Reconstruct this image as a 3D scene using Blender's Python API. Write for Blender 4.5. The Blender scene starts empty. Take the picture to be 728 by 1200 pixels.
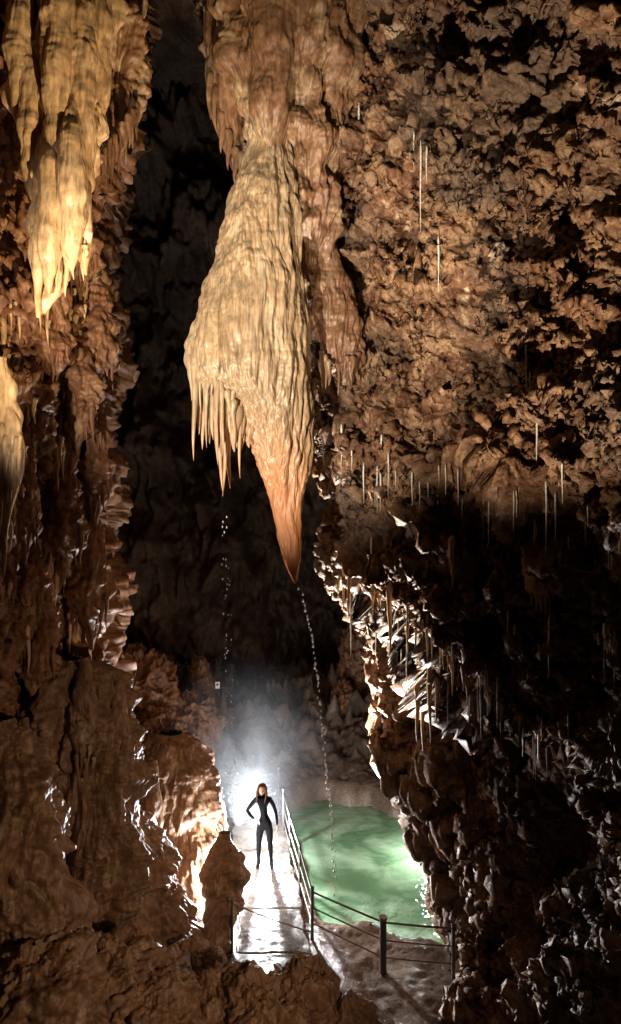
import bpy, math, random, bmesh
import numpy as np
from mathutils import Vector

random.seed(7); rng=np.random.RandomState(11)
CAMZ=7.3; F=800.0
def W(px,py,d):
    return ((px-364.0)/F*d, d, CAMZ+(600.0-py)/F*d)

# ---------------------------------------------------------------- noise
PERM=rng.permutation(256).astype(np.int32)
G=rng.normal(size=(256,3)).astype(np.float32); G/=np.linalg.norm(G,axis=1)[:,None]
def perlin(p):
    p=np.asarray(p,dtype=np.float32)
    pi=np.floor(p).astype(np.int32); f=p-pi
    u=f*f*f*(f*(f*6-15)+10)
    X,Y,Z=pi[...,0],pi[...,1],pi[...,2]
    res=0
    for dx in (0,1):
        a=PERM[(X+dx)&255]; wx=u[...,0] if dx else 1-u[...,0]
        for dy in (0,1):
            b=PERM[(a+Y+dy)&255]; wy=u[...,1] if dy else 1-u[...,1]
            for dz in (0,1):
                h=PERM[(b+Z+dz)&255]; wz=u[...,2] if dz else 1-u[...,2]
                g=G[h]
                dot=g[...,0]*(f[...,0]-dx)+g[...,1]*(f[...,1]-dy)+g[...,2]*(f[...,2]-dz)
                res=res+wx*wy*wz*dot
    return res*1.5
def fbm(p,o=4,gain=.5):
    s=0;a=1.0;p=np.asarray(p,dtype=np.float32)
    for i in range(o):
        s=s+a*perlin(p+i*17.3); p=p*2.03; a*=gain
    return s
def billow(p,o=3,gain=.5):
    s=0;a=1.0;p=np.asarray(p,dtype=np.float32)
    for i in range(o):
        s=s+a*(np.abs(perlin(p+i*9.7))*2-.45); p=p*2.07; a*=gain
    return s
def ridged(p,o=3,gain=.5):
    s=0;a=1.0;p=np.asarray(p,dtype=np.float32)
    for i in range(o):
        s=s+a*(.6-np.abs(perlin(p+i*5.1))*2); p=p*2.1; a*=gain
    return s
def sm(x,a,b):
    t=np.clip((x-a)/(b-a),0,1); return t*t*(3-2*t)

# ---------------------------------------------------------------- mesh helpers
def make_mesh(name,V,Fq,mat,smooth=True,parent=None):
    V=np.asarray(V,dtype=np.float32).reshape(-1,3); Fq=np.asarray(Fq,dtype=np.int32).reshape(-1,4)
    me=bpy.data.meshes.new(name)
    me.vertices.add(len(V)); me.vertices.foreach_set('co',V.ravel())
    n=len(Fq); me.loops.add(n*4); me.loops.foreach_set('vertex_index',Fq.ravel())
    me.polygons.add(n); me.polygons.foreach_set('loop_start',np.arange(n,dtype=np.int32)*4)
    try: me.polygons.foreach_set('loop_total',np.full(n,4,dtype=np.int32))
    except Exception: pass
    me.polygons.foreach_set('use_smooth',np.full(n,smooth))
    me.update(calc_edges=True)
    me.materials.append(mat)
    ob=bpy.data.objects.new(name,me); bpy.context.scene.collection.objects.link(ob)
    if parent: ob.parent=parent
    return ob
def gridfaces(nv,nu,wrap=False,off=0,flip=False):
    i=np.arange(nv-1)[:,None]; 
    j=np.arange(nu if wrap else nu-1)[None,:]; j2=(j+1)%nu
    a=i*nu+j; b=i*nu+j2; c=(i+1)*nu+j2; d=(i+1)*nu+j
    q=np.stack([a,b,c,d],-1).reshape(-1,4)
    if flip: q=q[:,::-1]
    return q+off
def normals(P,wrap=False):
    if wrap: du=np.roll(P,-1,1)-np.roll(P,1,1)
    else: du=np.gradient(P,axis=1)
    dv=np.gradient(P,axis=0)
    n=np.cross(du,dv); l=np.linalg.norm(n,axis=-1,keepdims=True); return n/np.maximum(l,1e-9)
class Acc:
    def __init__(s): s.V=[];s.F=[];s.n=0
    def add(s,P,wrap):
        nv,nu=P.shape[:2]; s.F.append(gridfaces(nv,nu,wrap,s.n,flip=True)); s.V.append(P.reshape(-1,3)); s.n+=nv*nu
    def build(s,name,mat,**k): return make_mesh(name,np.concatenate(s.V),np.concatenate(s.F),mat,**k)

# ---------------------------------------------------------------- materials
def nd(nt,t,**k):
    n=nt.nodes.new(t)
    for a,b in k.items():
        if a in n.inputs: n.inputs[a].default_value=b
        else: setattr(n,a,b)
    return n
def rockmat(name,cols,scale=1.0,rough=(.3,.7),bump=.5,bdist=.03,fine=40,stretch=(1,1,1),spec=.5,tipgrad=None,patch=None):
    m=bpy.data.materials.new(name); m.use_nodes=True; nt=m.node_tree; L=nt.links.new
    bs=nt.nodes['Principled BSDF']
    tc=nd(nt,'ShaderNodeTexCoord'); mp=nd(nt,'ShaderNodeMapping'); mp.inputs['Scale'].default_value=stretch
    L(tc.outputs['Object'],mp.inputs['Vector'])
    n1=nd(nt,'ShaderNodeTexNoise',Scale=scale,Detail=5.0,Roughness=.68,Distortion=.5); L(mp.outputs[0],n1.inputs['Vector'])
    cr=nd(nt,'ShaderNodeValToRGB'); e=cr.color_ramp.elements
    k=len(cols); e[0].position=.32; e[0].color=(*cols[0],1); e[1].position=.68; e[1].color=(*cols[-1],1)
    for i in range(1,k-1):
        q=e.new(.32+.36*i/(k-1)); q.color=(*cols[i],1)
    L(n1.outputs['Fac'],cr.inputs['Fac'])
    n2=nd(nt,'ShaderNodeTexNoise',Scale=fine,Detail=4.0,Roughness=.7); L(mp.outputs[0],n2.inputs['Vector'])
    mr=nd(nt,'ShaderNodeMapRange'); mr.inputs['From Min'].default_value=.3; mr.inputs['From Max'].default_value=.7
    mr.inputs['To Min'].default_value=.5; mr.inputs['To Max'].default_value=1.35
    L(n2.outputs['Fac'],mr.inputs['Value'])
    base=cr.outputs[0]
    if patch:
        np_=nd(nt,'ShaderNodeTexNoise',Scale=patch[0],Detail=3.0,Roughness=.6); L(tc.outputs['Object'],np_.inputs['Vector'])
        pr=nd(nt,'ShaderNodeMapRange'); pr.inputs['From Min'].default_value=.46; pr.inputs['From Max'].default_value=.62; pr.inputs['To Max'].default_value=patch[2]
        L(np_.outputs['Fac'],pr.inputs['Value'])
        pm=nd(nt,'ShaderNodeMix',data_type='RGBA'); L(pr.outputs[0],pm.inputs['Factor']); L(base,pm.inputs[6]); pm.inputs[7].default_value=(*patch[1],1); base=pm.outputs[2]
    mx=nd(nt,'ShaderNodeVectorMath',operation='SCALE'); L(base,mx.inputs[0]); L(mr.outputs[0],mx.inputs['Scale'])
    col=mx.outputs[0]
    if tipgrad:
        z0,z1,tc_=tipgrad
        sp=nd(nt,'ShaderNodeSeparateXYZ'); L(tc.outputs['Object'],sp.inputs[0])
        g=nd(nt,'ShaderNodeMapRange',interpolation_type='SMOOTHSTEP'); g.inputs['From Min'].default_value=z0; g.inputs['From Max'].default_value=z1
        L(sp.outputs['Z'],g.inputs['Value'])
        mm=nd(nt,'ShaderNodeMix',data_type='RGBA'); L(g.outputs[0],mm.inputs['Factor'])
        mm.inputs[6].default_value=(*tc_,1); L(col,mm.inputs[7]); col=mm.outputs[2]
    L(col,bs.inputs['Base Color'])
    r=nd(nt,'ShaderNodeMapRange'); r.inputs['From Min'].default_value=.35; r.inputs['From Max'].default_value=.65
    r.inputs['To Min'].default_value=rough[0]; r.inputs['To Max'].default_value=rough[1]
    L(n1.outputs['Fac'],r.inputs['Value']); L(r.outputs[0],bs.inputs['Roughness'])
    bs.inputs['Specular IOR Level'].default_value=spec
    b1=nd(nt,'ShaderNodeBump',Strength=bump,Distance=bdist); L(n2.outputs['Fac'],b1.inputs['Height'])
    L(b1.outputs[0],bs.inputs['Normal'])
    return m
def plain(name,col,rough=.5,metal=0,spec=.5,**k):
    m=bpy.data.materials.new(name); m.use_nodes=True; nt=m.node_tree; bs=nt.nodes['Principled BSDF']
    n=nd(nt,'ShaderNodeTexNoise',Scale=k.get('scale',30.0),Detail=2.0)
    tc=nd(nt,'ShaderNodeTexCoord'); nt.links.new(tc.outputs['Object'],n.inputs['Vector'])
    cr=nd(nt,'ShaderNodeValToRGB'); e=cr.color_ramp.elements
    e[0].position=.3; e[1].position=.7; e[0].color=(*[c*.7 for c in col],1); e[1].color=(*[min(1,c*1.25) for c in col],1)
    nt.links.new(n.outputs['Fac'],cr.inputs['Fac']); nt.links.new(cr.outputs[0],bs.inputs['Base Color'])
    bs.inputs['Roughness'].default_value=rough; bs.inputs['Metallic'].default_value=metal; bs.inputs['Specular IOR Level'].default_value=spec
    return m

M_right=rockmat('crusted_limestone',[(.07,.03,.014),(.19,.09,.043),(.33,.20,.11),(.12,.05,.024),(.25,.13,.065),(.52,.40,.28)],scale=1.0,rough=(.32,.7),bump=.9,bdist=.03,fine=18,spec=.35,patch=(.38,(.11,.08,.06),.75))
M_left=rockmat('brown_flowstone',[(.09,.037,.015),(.24,.115,.053),(.15,.06,.028),(.38,.23,.12)],scale=1.3,rough=(.35,.7),bump=.6,bdist=.02,fine=15,stretch=(1,1,.4),spec=.35)
M_stal=rockmat('tan_calcite',[(.27,.165,.085),(.48,.35,.21),(.42,.28,.16),(.53,.40,.25),(.58,.46,.31)],scale=2.0,rough=(.3,.55),bump=.5,bdist=.012,fine=17,stretch=(1,1,.22),tipgrad=(6.4,9.2,(.62,.23,.08)))
M_trunk=rockmat('ochre_calcite',[(.28,.18,.10),(.40,.28,.16),(.20,.10,.05),(.30,.17,.09),(.46,.34,.21)],scale=1.2,rough=(.3,.6),bump=.5,bdist=.018,fine=15,stretch=(1,1,.45),patch=(.6,(.17,.075,.04),.7))
M_yel=rockmat('golden_calcite',[(.42,.24,.11),(.58,.39,.21),(.50,.31,.15),(.64,.47,.29)],scale=1.5,rough=(.3,.6),bump=.5,bdist=.016,fine=14,stretch=(1,1,.3))
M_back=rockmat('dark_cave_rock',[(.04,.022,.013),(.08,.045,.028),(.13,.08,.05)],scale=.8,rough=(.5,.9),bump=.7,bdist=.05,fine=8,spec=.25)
M_floor=rockmat('wet_cave_ground',[(.09,.058,.04),(.16,.11,.08),(.22,.16,.12)],scale=1.5,rough=(.06,.35),bump=.8,bdist=.02,fine=20)
M_walk=rockmat('wet_concrete',[(.08,.068,.058),(.13,.113,.098),(.18,.16,.14)],scale=2.2,rough=(.06,.42),bump=.6,bdist=.010,fine=26)
M_mound=rockmat('wet_brown_flowstone',[(.10,.048,.024),(.24,.14,.078),(.15,.075,.038),(.42,.29,.19)],scale=1.6,rough=(.32,.7),bump=.8,bdist=.028,fine=14,spec=.4,stretch=(1,1,.5))
M_straw=plain('white_calcite',(.72,.66,.58),.35)

# ---------------------------------------------------------------- right wall
E=np.array([.55,-.42,-.72]); E/=np.linalg.norm(E)
Fv=np.cross(E,[-.8,-.6,0]); Fv/=np.linalg.norm(Fv); Gv=np.cross(E,Fv)
def right_wall():
    ky=[-500,-300,0,60,110,160,230,300,400,430,500,560,640,690,720,760,800,850,900,940,985,1050,1110,1200,1450]
    ks=[190,205,232,243,252,272,306,335,362,368,375,382,382,395,408,425,440,458,463,470,498,513,520,532,575]
    dy=[-500,-300,0,300,430,850,940,1050,1110,1200,1450]
    ds=[12.2,12.2,12.2,12.4,12.6,13.0,13.0,12.7,12.1,10.6,9.8]
    ry=[-500,0,300,600,900,1200,1450]; rd=[6.2,6.4,6.4,6.0,6.6,6.4,6.0]
    nv,nu=1150,660
    py=np.linspace(-380,1400,nv)[:,None]
    s=np.interp(py,ky,ks); s=s+8*perlin(np.stack([py/38.,py*0,py*0],-1))+5*perlin(np.stack([py/14.,py*0,py*0+5],-1))
    dS=np.interp(py,dy,ds); dR=np.interp(py,ry,rd)
    ex=np.interp(py,[350,650],[1.2,.8])
    u=np.linspace(-.22,1,nu)[None,:]
    t=np.clip(u,0,1)
    px=s+(900-s)*t**1.1
    d=dS+(dR-dS)*t**ex
    y1=np.interp(px,[400,430,500,560,640,728,940],[395,440,500,545,592,636,720])+14*perlin(np.stack([px/40.,px*0,px*0],-1))
    y2=np.interp(px,[370,385,440,500,560,635,728,940],[640,668,700,742,812,862,900,960])+16*perlin(np.stack([px/34.,px*0,px*0+3],-1))
    w1=sm(px,500,600); 
    k=py-y1
    d=d+w1*(1.2*sm(k,-14,34)*np.exp(-np.clip(k,0,900)/170)-.2*np.exp(-np.clip(-k,0,900)/60)*sm(-k,-20,20))
    k=py-y2; w2=sm(px,380,450)*(1-sm(px,640,740))
    d=d+w2*(1.2*sm(k,-4,14)*np.exp(-np.clip(k,0,900)/130)-.5*np.exp(-np.clip(-k,0,900)/35)*(k<3))
    X=(px-364)/F*d; Y=d+0*px; Z=CAMZ+(600-py)/F*d
    b=np.clip(-u,0,1)/.22
    P=np.stack([X+b**1.3*6.5, Y+np.sin(b*math.pi/2)*7.0, Z+0*b],-1)
    def nrm(P):
        n=normals(P); return -n if n[nv//2,nu//2,1]>0 else n
    n=nrm(P)
    dirs=np.stack([P@Fv,P@Gv,(P@E)*.28],-1)
    zone=np.exp(-((px-480)/130)**2)*sm(py,400,480)*(1-sm(py,860,960))
    D=.58*fbm(P*.55,3)+(.30+.30*zone)*ridged(dirs*1.15,3)+.28*ridged(P*1.5+5,3)
    keep=.35+.65*sm(np.abs(u)+0*px,0,.06)
    P=P+n*(D*keep)[...,None]
    n=nrm(P)
    rough=.30+1.0*np.clip(fbm(P*.8+31,2)+.45,0,1.1)
    P=P+n*(rough*(.14*billow(P*2.6+3,2,.6)+.075*billow(P*6.3+1,2,.6)))[...,None]
    n=nrm(P)
    P=P+n*(rough*(.032*billow(P*14,2)+.03*ridged(P*9+9,2)))[...,None]
    return make_mesh('cave_wall',P,gridfaces(nv,nu),M_right)
RW=right_wall()

# ---------------------------------------------------------------- left wall
def left_wall():
    ky=[-500,0,80,160,230,300,400,480,560,650,750,800,900,1000,1100,1450]
    ks=[150,150,140,128,105,122,132,112,120,116,112,120,130,120,110,90]
    nv,nu=900,400
    py=np.linspace(-380,1400,nv)[:,None]
    s=np.interp(py,ky,ks); dS=np.interp(py,[-500,0,600,900,1450],[12,12,12.2,12.5,12.0])
    dR=np.interp(py,[-500,600,1000,1450],[6.2,6.2,6.6,6.0])
    u=np.linspace(-.3,1,nu)[None,:]; t=np.clip(u,0,1)
    px=s-(s+200)*t; d=dS+(dR-dS)*t**.8
    d=d-.25*np.sin(py/52.+np.sin(px/40.)*1.2)*sm(px,30,110)
    X=(px-364)/F*d; Z=CAMZ+(600-py)/F*d
    b=np.clip(-u,0,1)/.3
    P=np.stack([X-b**1.3*5.5,d+np.sin(b*math.pi/2)*9,Z+0*b],-1)
    def nrm(P):
        n=normals(P); return -n if n[nv//2,nu//2,1]>0 else n
    n=nrm(P); st=P*np.array([1,1,.3])
    D=.38*fbm(P*.6+7,3)+.30*billow(st*1.7,2)+.14*ridged(P*1.2+2,2)
    P=P+n*D[...,None]; n=nrm(P); st=P*np.array([1,1,.22])
    P=P+n*(.17*billow(st*4+3,3)+.03*billow(st*13,2)+.06*billow(P*3.5,3))[...,None]
    return make_mesh('cave_wall',P,gridfaces(nv,nu,flip=True),M_left)
LW=left_wall()

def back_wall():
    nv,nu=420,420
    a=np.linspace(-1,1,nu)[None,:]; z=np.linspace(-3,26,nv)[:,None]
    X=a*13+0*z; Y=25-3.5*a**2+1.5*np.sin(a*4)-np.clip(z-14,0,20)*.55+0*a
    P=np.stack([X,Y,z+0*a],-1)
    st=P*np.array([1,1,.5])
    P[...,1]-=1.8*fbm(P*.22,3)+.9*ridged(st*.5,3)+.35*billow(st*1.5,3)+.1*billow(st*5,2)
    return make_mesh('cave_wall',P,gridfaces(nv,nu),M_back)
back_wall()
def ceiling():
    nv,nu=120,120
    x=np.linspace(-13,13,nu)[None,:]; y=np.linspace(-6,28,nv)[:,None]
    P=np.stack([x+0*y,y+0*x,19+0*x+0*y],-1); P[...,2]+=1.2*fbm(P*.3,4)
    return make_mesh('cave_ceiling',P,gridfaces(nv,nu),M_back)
ceiling()

# ---------------------------------------------------------------- ground + pool
def poolmask(x,y):
    left=np.interp(y,[10,11.9,14,16.7,20],[.55,.25,-.32,-.72,-1.1])
    nr=12.0+.25*np.sin(x*2.1)+.08*np.sin(x*7)-.06*x
    fr=18.0+.5*np.sin(x*1.3+1)+.15*np.sin(x*5)
    return sm(x-left,0,.35)*sm(y-nr,0,.7)*(1-sm(y-fr,-.8,.1))*(1-sm(x,7,8))
def ground():
    nx,ny=560,700
    x=np.linspace(-14,14,nx)[None,:]; y=np.linspace(-6,28,ny)[:,None]
    P=np.stack([x+0*y,y+0*x,0*x+0*y],-1)
    z=-.06+.10*fbm(P*.8,4)+.03*billow(P*5,2)
    path=np.interp(y,[8,10.8,17,20],[-.1,-.55,-1.4,-1.8])
    onp=np.exp(-((x-path)/.9)**4)*sm(y,9.6,10.4)*(1-sm(y,17.5,18.5))
    nearp=np.exp(-(((x-1.2)/1.9)**4))*sm(y,9.2,9.9)*(1-sm(y,11.8,12.2))
    flat=np.clip(onp+nearp,0,1)
    z=z*(1-flat)+flat*(-.05+.015*billow(P*5,3)+.03*fbm(P*1.5,2))
    z=z-1.3*poolmask(x,y)
    far=sm(y,17.8,22)*(1-onp); z=z+far*(1.3+.7*ridged(P*.7,3)+.3*billow(P*2,2))
    z=z+(1-sm(y,0.5,8.6))*4.9+ (1-sm(y,6,9.2))*.35*billow(P*1.2,3)
    z=z+sm(-x,2.6,6)*1.4*(.8+.5*fbm(P*.6,2))+sm(x,4.2,7)*1.0
    P[...,2]=z
    return make_mesh('ground',P,gridfaces(ny,nx),M_floor)
ground()
def water():
    m=bpy.data.materials.new('milky_green_water'); m.use_nodes=True; nt=m.node_tree; L=nt.links.new; bs=nt.nodes['Principled BSDF']
    tc=nd(nt,'ShaderNodeTexCoord')
    n=nd(nt,'ShaderNodeTexNoise',Scale=.9,Detail=5.0,Distortion=1.2); L(tc.outputs['Object'],n.inputs['Vector'])
    cr=nd(nt,'ShaderNodeValToRGB'); e=cr.color_ramp.elements
    e[0].position=.38; e[1].position=.62; e[0].color=(.12,.23,.12,1); e[1].color=(.34,.50,.33,1); L(n.outputs['Fac'],cr.inputs['Fac']); L(cr.outputs[0],bs.inputs['Base Color'])
    bs.inputs['Roughness'].default_value=.06
    n2=nd(nt,'ShaderNodeTexNoise',Scale=4.0,Detail=3.0); L(tc.outputs['Object'],n2.inputs['Vector'])
    b=nd(nt,'ShaderNodeBump',Strength=.8,Distance=.06); L(n2.outputs['Fac'],b.inputs['Height']); L(b.outputs[0],bs.inputs['Normal'])
    nv=nu=60
    x=np.linspace(-1.6,8,nu)[None,:]; y=np.linspace(11.2,19.2,nv)[:,None]
    P=np.stack([x+0*y,y+0*x,-.45+0*x+0*y],-1)
    make_mesh('pool_water',P,gridfaces(nv,nu),m)
water()
def walkway():
    nv,nu=420,90
    y=np.linspace(10.1,18.2,nv)[:,None]; a=np.linspace(-1,1,nu)[None,:]
    cx=np.interp(y,[10,11.2,14,16.7,18.5],[-.45,-.6,-.95,-1.33,-1.6])
    hw=.60+.03*np.sin(y*3)+.02*np.sin(y*11)
    top=np.clip(a*1.18,-1,1); 
    P=np.stack([cx+hw*top+np.sign(a)*.05*np.clip(np.abs(a)-.85,0,1)/.15,y+0*a,.03+0*y-1.1*np.clip(np.abs(a)-.86,0,1)/.14],-1)
    P[...,2]+=(.018*fbm(P*1.6,2)+.008*fbm(P*6,3))-.012*(np.abs(((y/1.25)%1)-.5)>.485)
    make_mesh('walkway',P,gridfaces(nv,nu),M_walk)
walkway()

# ---------------------------------------------------------------- formations
def blob(rows,nu=260,nv=400,ratio=1.0,flute=.06,ff=2.6,fz=.14,fine=.012,lump=.08,lf=1.1,acc=None,rip=0,wind=.12):
    r=np.array(rows,float); py=np.linspace(r[0,0],r[-1,0],nv)
    Lx=np.interp(py,r[:,0],r[:,1]); Rx=np.interp(py,r[:,0],r[:,2]); d=np.interp(py,r[:,0],r[:,3])
    k=np.hanning(13); k/=k.sum()
    def s(a): return np.convolve(np.pad(a,6,mode='edge'),k,'valid')
    Lx,Rx,d=s(Lx),s(Rx),s(d)
    cx=((Lx+Rx)/2-364)/F*d; rx=(Rx-Lx)/2/F*d; z=CAMZ+(600-py)/F*d
    th=np.linspace(0,2*math.pi,nu,endpoint=False)[None,:]
    P=np.stack([cx[:,None]+rx[:,None]*np.cos(th), d[:,None]+ratio*rx[:,None]*np.sin(th), z[:,None]+0*th],-1)
    n=np.stack([np.cos(th)+0*z[:,None],np.sin(th)+0*z[:,None],0*z[:,None]+0*th],-1)
    env=np.clip(rx/ .35,.08,1)[:,None]
    q=P*np.array([1,1,fz])+wind*fbm(P*.8,2)[...,None]
    D=flute*billow(q*ff,2)+flute*.45*billow(q*ff*2.6+4,2)+fine*billow(P*np.array([11,11,2.5]),2)+lump*fbm(P*lf+2,3)
    if rip: D=D+rip*billow(P*np.array([2.5,2.5,6.]),2)*np.clip(fbm(P*1.1+3,2)+.5,0,1)
    P=P+n*(D*env)[...,None]
    if acc is not None: acc.add(P,True)
    return P
def cone(acc,px,py,ln,w,d,bend=.0,nu=12,nv=16):
    x0,y0,z0=W(px,py,d); r=w/F*d/2; h=ln/F*d
    t=np.linspace(-.25,1,nv)[:,None]; th=np.linspace(0,2*math.pi,nu,endpoint=False)[None,:]
    rr=r*(np.clip(1-t,0.0,1.15)**.75*.95+.05)*(1+.25*perlin(np.stack([t*4+px,t*0+py,t*0],-1))); rr=np.where(t>=.999,.002,rr)
    rr=rr*np.where(t<-.2,.3,1.)
    ph=random.uniform(0,6); wob=.25*r
    P=np.stack([x0+rr*np.cos(th)+wob*np.sin(t*5+ph)+bend*t**2*h, y0+rr*np.sin(th)+wob*np.cos(t*4+ph), z0-h*t+0*th],-1)
    acc.add(P,True)

# giant stalactite
A=Acc()
blob([(90,302,326,10.9),(130,298,332,10.8),(160,292,340,10.7),(200,282,346,10.6),(260,264,351,10.5),(320,246,356,10.5),(370,233,359,10.5),
      (405,224,360,10.5),(430,221,360,10.5),(448,226,360,10.5),(462,240,361,10.5),(476,262,364,10.5),(492,280,366,10.5),(520,296,364,10.5),(550,307,360,10.5),
      (580,317,356,10.5),(620,325,354,10.5),(655,332,352,10.5),(676,341,349,10.5),(684,345,347,10.5)],nu=520,nv=760,ratio=.8,flute=.058,ff=3.8,fz=.09,fine=.010,lump=.07,acc=A,rip=.012,wind=.06)
for px,py,ln,w in [(228,435,105,9),(233,450,60,12),(241,455,72,10),(247,465,55,14),(254,465,80,9),(258,460,118,11),(264,470,112,9),(269,478,95,12),(276,485,45,15),(283,490,30,14),(224,425,45,9),(238,450,40,12),(292,495,30,14),
                  (350,470,80,12)]:
    cone(A,px+random.uniform(-1,1),py,ln,w,10.5+random.uniform(-.45,.15),bend=random.uniform(-.03,.02))
for px,py,ln,w in [(358,440,70,7),(362,452,85,5),(366,470,70,5),(355,470,60,8)]: cone(A,px,py,ln,w,10.6)
for i in range(40):
    a=random.random()**1.2; px=224+a*62; cone(A,px,432+a*54+random.uniform(-18,4),random.uniform(14,78),random.uniform(4,10),10.5-.5*math.sin(a*2.6)+random.uniform(-.1,.1))
A.build('giant_stalactite',M_stal)

A=Acc()
blob([(180,344,366,11.3),(240,350,378,11.3),(262,354,386,11.2),(300,362,398,11.2),(350,368,412,11.2),(390,372,422,11.2),(412,376,428,11.2),(428,380,426,11.2),(440,388,420,11.3),(452,400,414,11.3)],
     nu=260,nv=340,ratio=.6,flute=.06,ff=4.0,fz=.15,lump=.12,acc=A,rip=.02)
for i in range(16): 
    px=random.uniform(374,428); cone(A,px,418+random.uniform(-6,10),random.uniform(14,42),random.uniform(5,9),11.2-random.uniform(0,.3))
A.build('stalactite_drapery',M_trunk)
A=Acc()
blob([(-380,200,520,11.0),(-200,215,480,10.9),(0,246,430,10.8),(60,256,424,10.8),(110,268,416,10.9),(160,286,408,10.9),(220,300,402,11.0),(280,326,396,11.1),(340,345,392,11.3),(400,360,384,11.6)],
     nu=420,nv=560,ratio=.6,flute=.09,ff=2.0,fz=.2,lump=.28,fine=.02,acc=A,rip=.03)
blob([(-160,300,370,10.4),(0,292,352,10.3),(60,292,346,10.3),(120,296,340,10.4),(180,300,336,10.6)],nu=160,nv=260,flute=.05,lump=.1,acc=A,rip=.015)
blob([(20,240,262,11.0),(60,241,276,11.0),(110,246,282,11.0),(150,254,286,11.0),(180,264,286,11.0),(205,276,284,11.0)],nu=120,nv=180,flute=.06,acc=A)
for px,py,ln,w in [(246,95,45,9),(252,110,40,9),(260,140,40,10),(268,160,40,9),(276,180,35,10),(284,190,50,9)]: cone(A,px,py,ln,w,10.8)
A.build('ceiling_flowstone',M_trunk)

# upper-left lit drapery
A=Acc()
blob([(-300,0,150,8.9),(-60,5,140,8.9),(40,15,128,8.9),(100,24,122,8.8),(140,26,112,8.7),(200,34,104,8.6),(250,40,98,8.5),(300,44,92,8.5),(330,46,80,8.5),(350,46,64,8.4),(368,44,52,8.4)],
     nu=300,nv=460,ratio=.6,flute=.13,ff=2.6,fz=.2,lump=.2,fine=.014,acc=A,rip=.03)
for (px,top,bot,w,dd) in [(38,60,235,28,8.5),(66,-40,190,34,8.3),(98,20,240,36,8.5),(84,150,318,30,8.25),(58,190,345,26,8.25),(24,-40,150,30,8.5),(116,-60,150,30,8.7),(100,230,322,16,8.4),(45,260,372,12,8.3)]:
    blob([(top-60,px-4,px+4,dd+.2),(top,px-w*.5,px+w*.45,dd),((top+bot)/2,px-w*.55,px+w*.5,dd-.05),(bot-35,px-w*.42,px+w*.4,dd),(bot-12,px-w*.25,px+w*.2,dd),(bot,px-2,px+2,dd)],nu=120,nv=220,ratio=.8,flute=.06,ff=4,fz=.15,lump=.12,lf=1.6,acc=A,rip=.02)
for i in range(34):
    px=36+random.random()*66; cone(A,px,285+26*(1-abs(px-58)/46)+random.uniform(-30,6),random.uniform(14,48),random.uniform(5,10),8.45-random.uniform(.0,.2))
A.build('golden_flowstone_drapery',M_yel)
A=Acc()
blob([(-300,90,190,9.6),(-40,95,178,9.6),(40,100,172,9.6),(100,108,164,9.6),(140,112,158,9.6),(160,112,150,9.6),(190,112,132,9.6),(214,116,124,9.6)],nu=220,nv=320,ratio=.8,flute=.13,ff=2.6,fz=.3,lump=.18,acc=A,rip=.05)
for i in range(16):
    px=114+i*3.1; cone(A,px,195-i*4.5,random.uniform(15,50),random.uniform(5,10),9.45-random.uniform(0,.3))
A.build('stalactite_drapery',M_trunk)
A=Acc()
blob([(420,-30,6,8.6),(460,-22,16,8.6),(500,-14,25,8.6),(540,-10,24,8.6),(580,-6,18,8.6),(620,-3,10,8.6),(655,1,8,8.6),(676,3,5,8.6)],nu=160,nv=260,ratio=.6,flute=.07,ff=3,fz=.2,lump=.12,acc=A)
for i in range(12): cone(A,-8+random.random()*32,540+random.uniform(-30,20),random.uniform(30,90),random.uniform(4,8),8.5)
A.build('golden_flowstone_drapery',M_yel)
A=Acc()
for (cx,top,bot,hw,d) in [(112,365,455,26,11.2),(90,430,520,24,10.8),(62,340,440,22,10.2),(112,500,600,20,11.2),(75,560,660,26,10.6),(108,640,740,22,11.2),(40,700,800,30,10),(30,560,640,18,9.5),(95,250,330,22,10.9)]:
    blob([(top-60,cx-4,cx+4,d+.3),(top-20,cx-hw*.6,cx+hw*.6,d+.1),((top+bot)/2,cx-hw,cx+hw,d),(bot-20,cx-hw*.7,cx+hw*.8,d),(bot,cx-hw*.35,cx+hw*.3,d),(bot+22,cx-2,cx+1,d)],nu=110,nv=150,ratio=.8,flute=.10,ff=3.2,fz=.35,lump=.2,lf=2,fine=.02,acc=A,rip=.05)
    for j in range(7): cone(A,cx-hw*.8+j*hw*.26,bot-28+random.uniform(-8,8),random.uniform(14,42),random.uniform(4,7),d-.15)
A.build('flowstone_column',M_left)

# lower-left mounds
A=Acc()
blob([(770,60,100,10.6),(785,40,135,10.7),(815,30,158,10.8),(860,25,164,10.8),(900,15,160,10.8),(980,0,165,10.8),(1080,-20,180,10.8),(1240,-40,190,10.8)],nu=420,nv=460,ratio=.8,flute=.18,ff=1.9,fz=.22,lump=.36,fine=.024,acc=A,rip=.07)
blob([(858,188,210,14.2),(867,172,234,14.2),(895,160,249,14.1),(950,160,258,14.0),(1000,160,262,13.8),(1060,150,266,13.4),(1120,130,262,13.0)],nu=320,nv=340,ratio=.8,flute=.10,ff=1.8,fz=.3,lump=.2,fine=.014,acc=A,rip=.04)
blob([(975,255,272,12.6),(995,246,282,12.5),(1025,240,288,12.2),(1060,240,284,11.8),(1110,235,268,11.4),(1200,215,266,11.2)],nu=200,nv=200,ratio=.9,flute=.10,ff=2,fz=.5,lump=.2,fine=.018,acc=A,rip=.05)
blob([(900,90,120,11.9),(925,80,150,11.9),(980,75,185,11.8),(1040,70,215,11.7),(1100,60,240,11.5),(1200,50,255,11.4)],nu=360,nv=360,ratio=.7,flute=.15,ff=2.0,fz=.25,lump=.28,fine=.024,acc=A,rip=.07)
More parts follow.
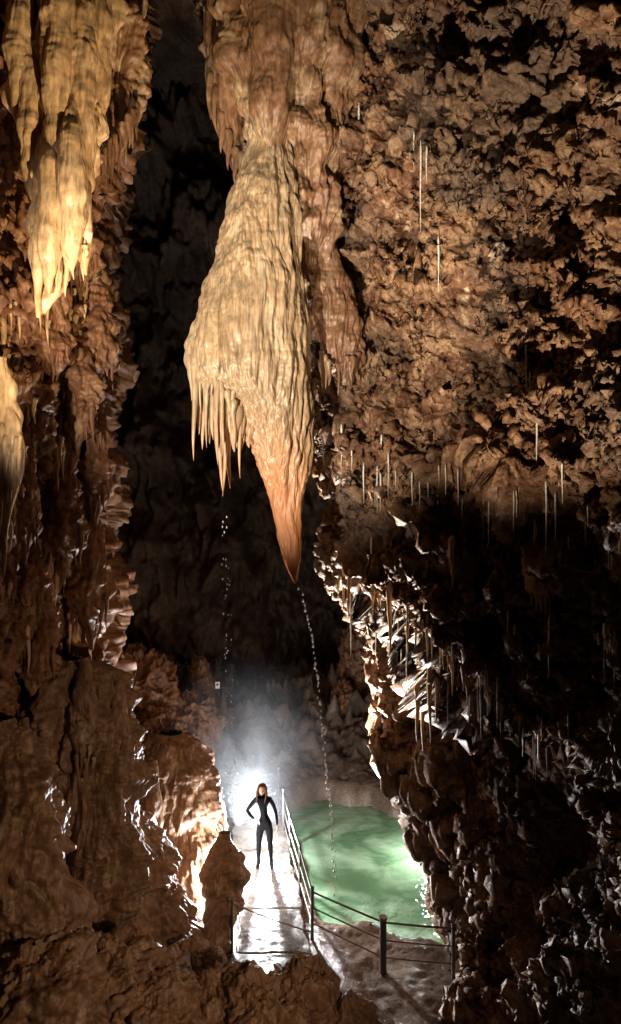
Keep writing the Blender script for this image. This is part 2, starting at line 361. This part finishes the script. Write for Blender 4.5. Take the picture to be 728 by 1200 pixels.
blob([(840,-40,10,9),(870,-60,40,9),(930,-80,70,9),(1050,-90,90,9),(1250,-90,100,9)],nu=300,nv=320,ratio=.7,flute=.16,ff=2.0,fz=.25,lump=.3,fine=.024,acc=A,rip=.07)
for (cx,top,bot,hw,d) in [(60,800,890,14,10.2),(100,810,900,16,10.1),(140,830,900,12,10.4),(30,880,960,16,9.6),(85,930,1010,14,10.8),(130,960,1040,14,10.9),(180,930,1000,14,12.9)]:
    blob([(top-40,cx-4,cx+4,d+.2),(top,cx-hw*.8,cx+hw*.8,d),((top+bot)/2,cx-hw,cx+hw,d),(bot-10,cx-hw*.5,cx+hw*.5,d),(bot+14,cx-1,cx+1,d)],nu=90,nv=120,ratio=.8,flute=.06,ff=3,fz=.3,lump=.15,lf=2,acc=A,rip=.03)
    for j in range(5): cone(A,cx-hw*.6+j*hw*.3,bot-16+random.uniform(-8,8),random.uniform(10,30),random.uniform(4,6),d-.1)
A.build('flowstone_mound',M_mound)

def boulder(acc,px,py,d,rx,rz,ry=None,seed=0):
    x,y,z=W(px,py,d); ry=ry or rx
    th=np.linspace(0,2*math.pi,200,endpoint=False)[None,:]; ph=np.linspace(.02,math.pi-.02,140)[:,None]
    n=np.stack([np.sin(ph)*np.cos(th),np.sin(ph)*np.sin(th),np.cos(ph)+0*th],-1)
    P=n*np.array([rx,ry,rz]); q=P+seed*3.7
    D=.24*fbm(q*1.3,3)+.18*ridged(q*2.2,4)+.07*billow(q*6,3)
    P=P*(1+D[...,None]*.9)+np.array([x,y,z]); acc.add(P,True)
A=Acc()
for i,(px,py,d,rx,rz) in enumerate([(352,1206,9.0,.6,.85),(268,1212,8.9,.6,.75),(310,1232,8.6,.8,.8),(408,1218,8.8,.4,.55),(185,1172,9.6,.55,.6),(120,1180,8.8,.8,.8),(40,1190,8.2,.9,.8),(222,1138,10.6,.4,.42),(250,1138,10.5,.22,.3),(180,1215,8.5,.8,.6)]):
    boulder(A,px,py,d,rx,rz,seed=i+1)
A.build('foreground_boulders',M_mound)
A=Acc()
for i,(px,py,d,rx,rz) in enumerate([(225,850,19,.8,.9),(300,905,20.5,1.3,.5),(185,880,17,.9,1.0),(420,905,20.5,1.3,.7),(450,880,22,1.2,1.2),(360,925,19.6,1.0,.3),(430,940,18.6,.7,.25),(160,830,18,1,1.4),(235,810,20.5,.4,1.0),(420,800,22.5,.6,2.0),(400,850,21.5,.5,1.2)]):
    boulder(A,px,py,d,rx,rz,seed=i+20)
A.build('background_rocks',M_left)

# ---------------------------------------------------------------- straws & ledge stalactites
bpy.context.view_layer.update()
cam_o=Vector((0,0,CAMZ))
def hit(px,py,ob=None):
    dr=(Vector(W(px,py,1.0))-cam_o).normalized()
    ok,loc,nn,idx=(ob or RW).ray_cast(cam_o,dr)
    return loc.y if ok else None
A=Acc()
for px,y0,y1 in [(493,186,272),(485,163,198),(514,290,342),(421,138,210),(617,408,505),(622,440,480),(640,575,645),(651,588,635),(659,548,590),(643,735,795),(603,740,775),(500,180,215),(629,500,560),(446,560,600),(720,750,800),(595,720,745),(435,640,680),(483,560,600)]:
    d=hit(px,y0)
    if d: cone(A,px,y0,y1-y0,2.4,d-.05,nu=8,nv=10)
for i in range(60):
    px=random.uniform(400,725); yb=np.interp(px,[385,500,635,728],[690,760,860,760] if i%2 else [520,560,600,645]); y0=yb+random.uniform(-30,30)
    d=hit(px,y0)
    if d: cone(A,px,y0,random.uniform(12,50),random.uniform(1.2,2.2),d-.05,nu=8,nv=10)
A.build('soda_straw_stalactites',M_straw)
A=Acc()
for c in (400,445,470,505,530,560,590,605,622):
    for i in range(random.randint(4,9)):
        px=c+random.gauss(0,9); y2=np.interp(px,[370,385,440,500,560,635],[640,668,700,742,812,862])
        d=hit(px,y2-8)
        if d: cone(A,px,y2-4+random.uniform(-8,4),random.choice([8,12,16,24,40])*random.uniform(.8,1.2),random.uniform(2.5,5.5),d+.03)
for i in range(9):
    px=random.uniform(560,728); y2=np.interp(px,[560,640,728],[545,592,636])
    d=hit(px,y2-5)
    if d: cone(A,px,y2-4,random.uniform(8,20),random.uniform(2,4),d+.03)
for px,y0,y1,w in [(496,800,880,8),(504,790,870,7),(489,815,870,7),(512,805,850,6),(457,700,770,7),(530,640,690,8)]:
    d=hit(px,y0)
    if d: cone(A,px,y0,y1-y0,w,d-.03)
A.build('ledge_stalactites',M_yel)
A=Acc()
for c in range(30):
    cx=random.uniform(-5,128); cy=random.uniform(330,760)
    for i in range(random.randint(3,8)):
        px=cx+random.gauss(0,8); py=cy+random.gauss(0,6); d=hit(px,py,LW)
        if d and d<13: cone(A,px,py,random.choice([14,20,30,45])*random.uniform(.8,1.2),random.uniform(3.5,7.5),d+.02)
A.build('hanging_stalactites',M_yel)
A=Acc()
for (px,top,bot,w) in [(633,648,722,34),(715,738,770,20)]:
    d=hit(px,(top+bot)/2) or 8
    blob([(top-14,px-w*.2,px+w*.1,d+.1),(top+6,px-w*.5,px+w*.4,d+.05),((top+bot)/2,px-w*.42,px+w*.5,d),(bot-18,px-w*.15,px+w*.45,d),(bot-6,px+w*.1,px+w*.4,d),(bot,px+w*.2,px+w*.3,d)],nu=110,nv=120,ratio=.4,flute=.08,ff=4,lump=.2,lf=2.5,acc=A,rip=.04)
    for j in range(5): cone(A,px-w*.3+j*w*.16,bot-34+j*5,random.uniform(10,26),4,d-.06)
A.build('calcite_drapery',M_yel)

# ---------------------------------------------------------------- railing
M_metal=plain('weathered_steel',(.22,.2,.18),.4,.8); M_post=plain('dark_painted_post',(.06,.05,.045),.5)
def tube(name,pts,r,mat,parent):
    cu=bpy.data.curves.new(name,'CURVE'); cu.dimensions='3D'; cu.bevel_depth=r; cu.bevel_resolution=3; cu.use_fill_caps=True
    sp=cu.splines.new('POLY'); sp.points.add(len(pts)-1)
    for i,p in enumerate(pts): sp.points[i].co=(*p,1)
    cu.materials.append(mat); ob=bpy.data.objects.new(name,cu); bpy.context.scene.collection.objects.link(ob); ob.parent=parent
    return ob
rail=bpy.data.objects.new('railing',None); bpy.context.scene.collection.objects.link(rail)
posts=[(-.80,16.9,.0,.95,.025),(-.62,15.6,.0,.95,.025),(-.42,14.3,.0,.95,.025),(-.20,13.0,.0,.95,.025),(.03,11.75,.0,.82,.028),(1.16,10.9,-.05,.86,.055),(2.25,10.75,-.05,.85,.03)]
for i,(x,y,z,h,r) in enumerate(posts):
    tube('post_%d'%i,[(x,y,z-.3),(x,y,z+h*.5),(x,y,z+h)],r,M_post,rail)
    tube('cap_%d'%i,[(x,y,z+h-.01),(x,y,z+h+.03)],r*1.25,M_metal,rail)
def sag(a,b,s,n=9):
    return [tuple(a[k]+(b[k]-a[k])*t-(s*4*t*(1-t) if k==2 else 0) for k in range(3)) for t in np.linspace(0,1,n)]
for i in range(len(posts)-1):
    a=posts[i]; b=posts[i+1]
    for j,fr in enumerate((.93,.6,.28)):
        tube('rail_%d_%d'%(i,j),sag((a[0],a[1],a[2]+a[3]*fr),(b[0],b[1],b[2]+b[3]*fr),.006),.017 if j==0 else .013,M_metal,rail)
rail2=bpy.data.objects.new('rope_barrier',None); bpy.context.scene.collection.objects.link(rail2)
p0=W(272,1058,11.4); p1=(.03,11.70,.10)
tube('rope',sag(p0,p1,.03),.013,M_metal,rail2)
tube('stake',[(p0[0],p0[1],p0[2]-1.0),(p0[0],p0[1],p0[2]+.06)],.02,M_post,rail2)

sg=bpy.data.objects.new('information_sign',None); bpy.context.scene.collection.objects.link(sg)
M_sign=plain('sign_paint',(.8,.8,.78),.4)
x,y,z=W(255,803,18.3)
def box(name,c,s,mat,parent):
    V=[(c[0]+sx*s[0],c[1]+sy*s[1],c[2]+sz*s[2]) for sx in (-1,1) for sy in (-1,1) for sz in (-1,1)]
    me=bpy.data.meshes.new(name); me.from_pydata(V,[],[(0,1,3,2),(4,6,7,5),(0,4,5,1),(2,3,7,6),(0,2,6,4),(1,5,7,3)]); me.materials.append(mat)
    ob=bpy.data.objects.new(name,me); bpy.context.scene.collection.objects.link(ob); ob.parent=parent
    bv=ob.modifiers.new('bev','BEVEL'); bv.width=min(s)*.4; bv.segments=2
    return ob
box('panel',(x,y,z),(.06,.01,.09),M_sign,sg); box('symbol',(x,y-.012,z+.02),(.03,.003,.03),M_post,sg)
tube('bracket',[(x,y+.02,z),(x,y+2.4,z-.1)],.018,M_post,sg)

# ---------------------------------------------------------------- woman
wom=bpy.data.objects.new('woman',None); bpy.context.scene.collection.objects.link(wom)
M_suit=plain('black_clothing',(.005,.005,.006),.9,spec=.08); M_skin=plain('skin',(.50,.30,.21),.5); M_hair=plain('brown_hair',(.07,.032,.016),.5,spec=.3); M_boot=plain('black_boots',(.010,.009,.008),.7,spec=.15)
M_eye=plain('eyes',(.03,.02,.02),.2); M_lip=plain('lips',(.4,.14,.12),.4)
def skinned(name,nodes,edges,roots,mat,sub=2):
    me=bpy.data.meshes.new(name); me.from_pydata([n[:3] for n in nodes],edges,[]); me.materials.append(mat)
    ob=bpy.data.objects.new(name,me); bpy.context.scene.collection.objects.link(ob); ob.parent=wom
    md=ob.modifiers.new('skin','SKIN'); md.use_smooth_shade=True
    for i,n in enumerate(nodes):
        me.skin_vertices[0].data[i].radius=(n[3],n[4] if len(n)>4 else n[3]); me.skin_vertices[0].data[i].use_root=(i in roots)
    s=ob.modifiers.new('sub','SUBSURF'); s.levels=sub; s.render_levels=sub
    return ob
N=[(.025,0,.92,.145,.105),(.012,0,1.03,.115,.085),(0,0,1.12,.10,.078),(-.01,-.005,1.24,.125,.095),(-.012,0,1.35,.125,.085),(-.015,.005,1.43,.06,.055),(-.018,-.005,1.50,.047,.047),
   (-.15,0,1.385,.056),(-.255,.03,1.26,.046),(-.345,.045,1.13,.037),(-.27,-.02,1.06,.035),(-.185,-.075,1.01,.026),
   (.13,0,1.38,.056),(.20,.015,1.25,.046),(.245,.02,1.11,.038),(.265,-.01,.99,.034),(.28,-.045,.87,.025),
   (-.065,0,.82,.09),(-.085,-.01,.66,.078),(-.095,-.015,.49,.056),(-.103,.015,.35,.056),(-.11,.025,.12,.038),
   (.115,0,.82,.09),(.125,-.01,.66,.078),(.13,-.02,.49,.056),(.14,.012,.35,.056),(.15,.022,.12,.038)]
Ed=[(0,1),(1,2),(2,3),(3,4),(4,5),(5,6),(4,7),(7,8),(8,9),(9,10),(10,11),(4,12),(12,13),(13,14),(14,15),(15,16),(0,17),(17,18),(18,19),(19,20),(20,21),(0,22),(22,23),(23,24),(24,25),(25,26)]
skinned('body',N,Ed,[0],M_suit)
for nm,x,tx in (('boot_l',-.11,-.13),('boot_r',.15,.185)):
    skinned(nm,[(x,.03,.17,.047),(x,.03,.06,.05,.05),((x+tx)/2,-.06,.042,.046,.038),(tx,-.14,.032,.036,.026)],[(0,1),(1,2),(2,3)],[0],M_boot)
def hand(name,w,dirv,side,curl):
    w=Vector(w); dv=Vector(dirv).normalized(); sd=Vector(side).normalized(); nm=dv.cross(sd).normalized()
    nodes=[];edges=[];roots=[]
    def chain(pts):
        b=len(nodes); roots.append(b)
        for i,p in enumerate(pts):
            nodes.append(p)
            if i: edges.append((b+i-1,b+i))
    c=lambda a,s,n,r,r2=None:(*(w+dv*a+sd*s+nm*n),r,r2 or r)
    chain([c(-.02,0,0,.023,.02),c(.02,0,0,.03,.015),c(.055,0,0,.036,.014),c(.08,0,0,.034,.012)])
    for k,(s,l) in enumerate([(-.028,.068),(-.010,.078),(.010,.072),(.028,.056)]):
        a0=.07; chain([c(a0-.01,s*.9,0,.0085),c(a0+l*.4,s*1.1,curl*.012,.008),c(a0+l*.72,s*1.15,curl*.032,.0075),c(a0+l*.9,s*1.1,curl*.05,.006)])
    chain([c(.02,-.025,0,.011),c(.045,-.052,.008,.010),c(.07,-.062,.02,.0085),c(.088,-.06,.03,.007)])
    skinned(name,nodes,edges,roots,M_skin,1)
hand('hand_on_hip',(-.175,-.08,1.005),(.75,-.12,-.35),(.3,-.5,.8),1)
hand('hand_hanging',(.283,-.05,.85),(.08,-.2,-1),(-.2,-.95,.1),1)
def head():
    c=np.array([-.03,-.015,1.585])
    th=np.linspace(0,2*math.pi,96,endpoint=False)[None,:]; ph=np.linspace(.01,math.pi-.01,96)[:,None]
    n=np.stack([np.sin(ph)*np.sin(th),-np.sin(ph)*np.cos(th),np.cos(ph)+0*th],-1)
    P=n*np.array([.074,.094,.112])
    zz=P[...,2]; jaw=sm(-zz,.0,.11); P[...,0]*=1-.38*jaw; 
    front=np.clip(-n[...,1],0,1)
    P[...,1]+=jaw*.02*(1-front)-jaw*.012*front
    g=lambda x0,z0,sx,sz:np.exp(-((P[...,0]-x0)/sx)**2-((zz-z0)/sz)**2)*(n[...,1]<0)
    P[...,1]-=.024*g(0,-.028,.012,.02)+.010*g(0,-.005,.009,.025)+.008*g(0,-.066,.022,.008)+.008*g(0,-.095,.02,.014)
    P[...,1]+=.010*g(-.03,.0,.016,.012)+.010*g(.03,.0,.016,.012)
    P[...,1]-=.005*g(-.03,.02,.02,.007)+.005*g(.03,.02,.02,.007)
    a=math.radians(6); R=np.array([[math.cos(a),0,math.sin(a)],[0,1,0],[-math.sin(a),0,math.cos(a)]])
    T=lambda q:(np.asarray(q)@R.T)+c
    A=Acc(); A.add(T(P),True); A.build('head',M_skin,parent=wom)
    def ell(name,ctr,r,mat):
        Q=n[::3,::4]*np.array(r)+np.array(ctr); A=Acc(); A.add(T(Q),True); A.build(name,mat,parent=wom)
    ell('eye_l',(-.03,-.083,.0),(.012,.008,.006),M_eye); ell('eye_r',(.03,-.083,.0),(.012,.008,.006),M_eye)
    ell('mouth',(0,-.098,-.062),(.022,.006,.006),M_lip)
    ell('ear_l',(-.075,.005,-.01),(.008,.016,.028),M_skin); ell('ear_r',(.075,.005,-.01),(.008,.016,.028),M_skin)
    Q=n*np.array([.086,.106,.122])+np.array([0,.012,.008])
    face=(n[...,1]<-.25)&(n[...,2]<.55)
    Q[face]=n[face]*np.array([.062,.07,.10])
    Q[...,2]=np.maximum(Q[...,2],-.09); A=Acc(); A.add(T(Q),True); A.build('hair_cap',M_hair,parent=wom)
    cu=bpy.data.curves.new('hair_locks','CURVE'); cu.dimensions='3D'; cu.bevel_depth=.009; cu.bevel_resolution=1
    for i in range(120):
        an=random.uniform(math.radians(52),math.radians(308)); 
        x0=math.sin(an)*.088; y0=-math.cos(an)*.1+.01
        L=random.uniform(.24,.36); sp=cu.splines.new('POLY'); sp.points.add(5)
        for k in range(6):
            t=k/5; spread=1+.35*t*math.sin(t*3)+.08*random.uniform(-1,1)
            q=np.array([x0*spread*(1 if t>0 else .8),y0*(1+.05*t)+.01*math.sin(t*7+i)-(.03*t if abs(x0)>.06 else 0),.06+.03*random.random()-t*L])
            sp.points[k].co=(*T(q),1); sp.points[k].radius=1-.6*t**2
    cu.materials.append(M_hair); ob=bpy.data.objects.new('hair_locks',cu); bpy.context.scene.collection.objects.link(ob); ob.parent=wom
head()
wom.location=(-.96,14.0,.03)

# ---------------------------------------------------------------- falling drops
M_drop=plain('water_drops',(.9,.92,.95),.3)
A=Acc()
def drop(p,r):
    th=np.linspace(0,2*math.pi,6,endpoint=False)[None,:]; ph=np.linspace(.05,math.pi-.05,5)[:,None]
    P=np.stack([r*np.sin(ph)*np.cos(th),r*np.sin(ph)*np.sin(th),1.8*r*np.cos(ph)+0*th],-1)+np.array(p); A.add(P,True)
py=686.
while py<1046:
    py+=random.uniform(2.0,8.5)
    px=np.interp(py,[686,700,740,800,870,960,1046],[348,355,364,372,380,389,393]); drop(W(px+random.uniform(-2,2),py,10.5),random.uniform(.009,.021))
for i in range(55):
    py=590+random.random()*340; px=262+(py-590)*.03+random.uniform(-5,5); drop(W(px,py,10.9),random.uniform(.006,.012))
for i in range(60):
    x,y,z=W(278,930,14.6); drop((x+random.gauss(0,.3),y+random.gauss(0,.3),z+abs(random.gauss(0,.35))-.2),random.uniform(.004,.009))
A.build('falling_water_drops',M_drop)

# ---------------------------------------------------------------- mist
def mist():
    m=bpy.data.materials.new('mist_volume'); m.use_nodes=True; nt=m.node_tree; nt.nodes.clear(); L=nt.links.new
    out=nd(nt,'ShaderNodeOutputMaterial'); pv=nd(nt,'ShaderNodeVolumeScatter'); pv.inputs['Color'].default_value=(.92,.95,1,1); pv.inputs['Anisotropy'].default_value=.2
    tc=nd(nt,'ShaderNodeTexCoord'); ln=nd(nt,'ShaderNodeVectorMath',operation='LENGTH'); L(tc.outputs['Object'],ln.inputs[0])
    mr=nd(nt,'ShaderNodeMapRange'); mr.inputs['From Min'].default_value=.0; mr.inputs['From Max'].default_value=.93; mr.inputs['To Min'].default_value=1; mr.inputs['To Max'].default_value=0; L(ln.outputs['Value'],mr.inputs['Value'])
    sq=nd(nt,'ShaderNodeMath',operation='POWER'); L(mr.outputs[0],sq.inputs[0]); sq.inputs[1].default_value=1.4
    n=nd(nt,'ShaderNodeTexNoise',Scale=2.2,Detail=3.0,Distortion=1.0); L(tc.outputs['Object'],n.inputs['Vector'])
    m2=nd(nt,'ShaderNodeMapRange'); m2.inputs['From Min'].default_value=.38; m2.inputs['From Max'].default_value=.65; m2.inputs['To Min'].default_value=.12; L(n.outputs['Fac'],m2.inputs['Value'])
    mu=nd(nt,'ShaderNodeMath',operation='MULTIPLY'); L(sq.outputs[0],mu.inputs[0]); L(m2.outputs[0],mu.inputs[1])
    m3=nd(nt,'ShaderNodeMath',operation='MULTIPLY'); L(mu.outputs[0],m3.inputs[0]); m3.inputs[1].default_value=.36
    L(m3.outputs[0],pv.inputs['Density']); L(pv.outputs[0],out.inputs['Volume'])
    try: m.cycles.volume_step_rate=2.0
    except Exception: pass
    me=bpy.data.meshes.new('mist'); bm=bmesh.new(); bmesh.ops.create_icosphere(bm,subdivisions=4,radius=1); bm.to_mesh(me); bm.free(); me.materials.append(m)
    ob=bpy.data.objects.new('mist',me); bpy.context.scene.collection.objects.link(ob); ob.location=(-1.45,15.95,1.4); ob.scale=(2.5,1.65,3.0)
mist()

# ---------------------------------------------------------------- lights
def spot(name,loc,target,power,col,angle,blend=.4,r=.08):
    l=bpy.data.lights.new(name,'SPOT'); l.energy=power; l.color=col; l.spot_size=math.radians(angle); l.spot_blend=blend; l.shadow_soft_size=r
    o=bpy.data.objects.new(name,l); bpy.context.scene.collection.objects.link(o); o.location=loc
    o.rotation_euler=(Vector(target)-Vector(loc)).to_track_quat('-Z','Y').to_euler(); return o
def point(name,loc,power,col,r=.06):
    l=bpy.data.lights.new(name,'POINT'); l.energy=power; l.color=col; l.shadow_soft_size=r
    o=bpy.data.objects.new(name,l); bpy.context.scene.collection.objects.link(o); o.location=loc; return o
spot('stalactite_lamp',(-3.4,2.0,6.6),W(305,390,10.5),6300,(1,.87,.70),46,.7)
spot('wall_lamp',(-.2,4.6,3.4),(2.3,8.8,12.4),6000,(1,.80,.58),52,.9,.05)
spot('drapery_lamp',(.2,4.6,3.4),W(70,200,8.6),6000,(1,.76,.46),38,.8)
spot('fill_lamp',(1.6,4.0,4.1),(-3.2,11,2.2),600,(1,.72,.48),74,.9)
spot('backlight_lamp',(-1.02,15.0,.62),(-1.0,9.0,3.2),3200,(.93,.96,1),170,1,.05)
point('backlight_bulb',(-1.02,15.15,.66),220,(.93,.96,1),.05)
spot('added_mist_spot',(-1.6,15.2,.3),(-1.5,15.8,6),900,(.88,.94,1),95,.9,.05)  # added upward spot that makes the mist glow, not a cave lamp
spot('added_ridge_spot',(-.15,13.4,.3),(1.5,12.3,7.0),15000,(1,.92,.80),58,.9,.05)  # extra spot added to whiten the ledge rims; no fixture at this point
point('splash_lamp',(-1.75,13.15,.5),420,(.97,.97,1))
point('pool_lamp',(3.1,15.6,1.1),700,(.95,1,.93))
point('pool_lamp',(2.62,15.2,.1),150,(.95,1,.93))
lampst=bpy.data.objects.new('flash_stand',None); bpy.context.scene.collection.objects.link(lampst)
tube('stand_pole',[(-1.02,15.3,0),(-1.02,15.3,.6)],.012,M_post,lampst); box('lamp_head',(-1.02,15.3,.62),(.04,.04,.04),M_post,lampst)

w=bpy.data.worlds.new('World'); bpy.context.scene.world=w; w.use_nodes=True
w.node_tree.nodes['Background'].inputs[0].default_value=(.9,.6,.4,1); w.node_tree.nodes['Background'].inputs[1].default_value=.004

cam=bpy.data.cameras.new('Camera'); co=bpy.data.objects.new('Camera',cam); bpy.context.scene.collection.objects.link(co)
co.location=(0,0,CAMZ); co.rotation_euler=(math.radians(90),0,0); cam.sensor_fit='VERTICAL'; cam.sensor_height=36; cam.lens=24; cam.clip_end=200; cam.clip_start=.1
sc=bpy.context.scene; sc.camera=co
sc.view_settings.view_transform='Standard'; sc.view_settings.look='None'; sc.view_settings.exposure=0
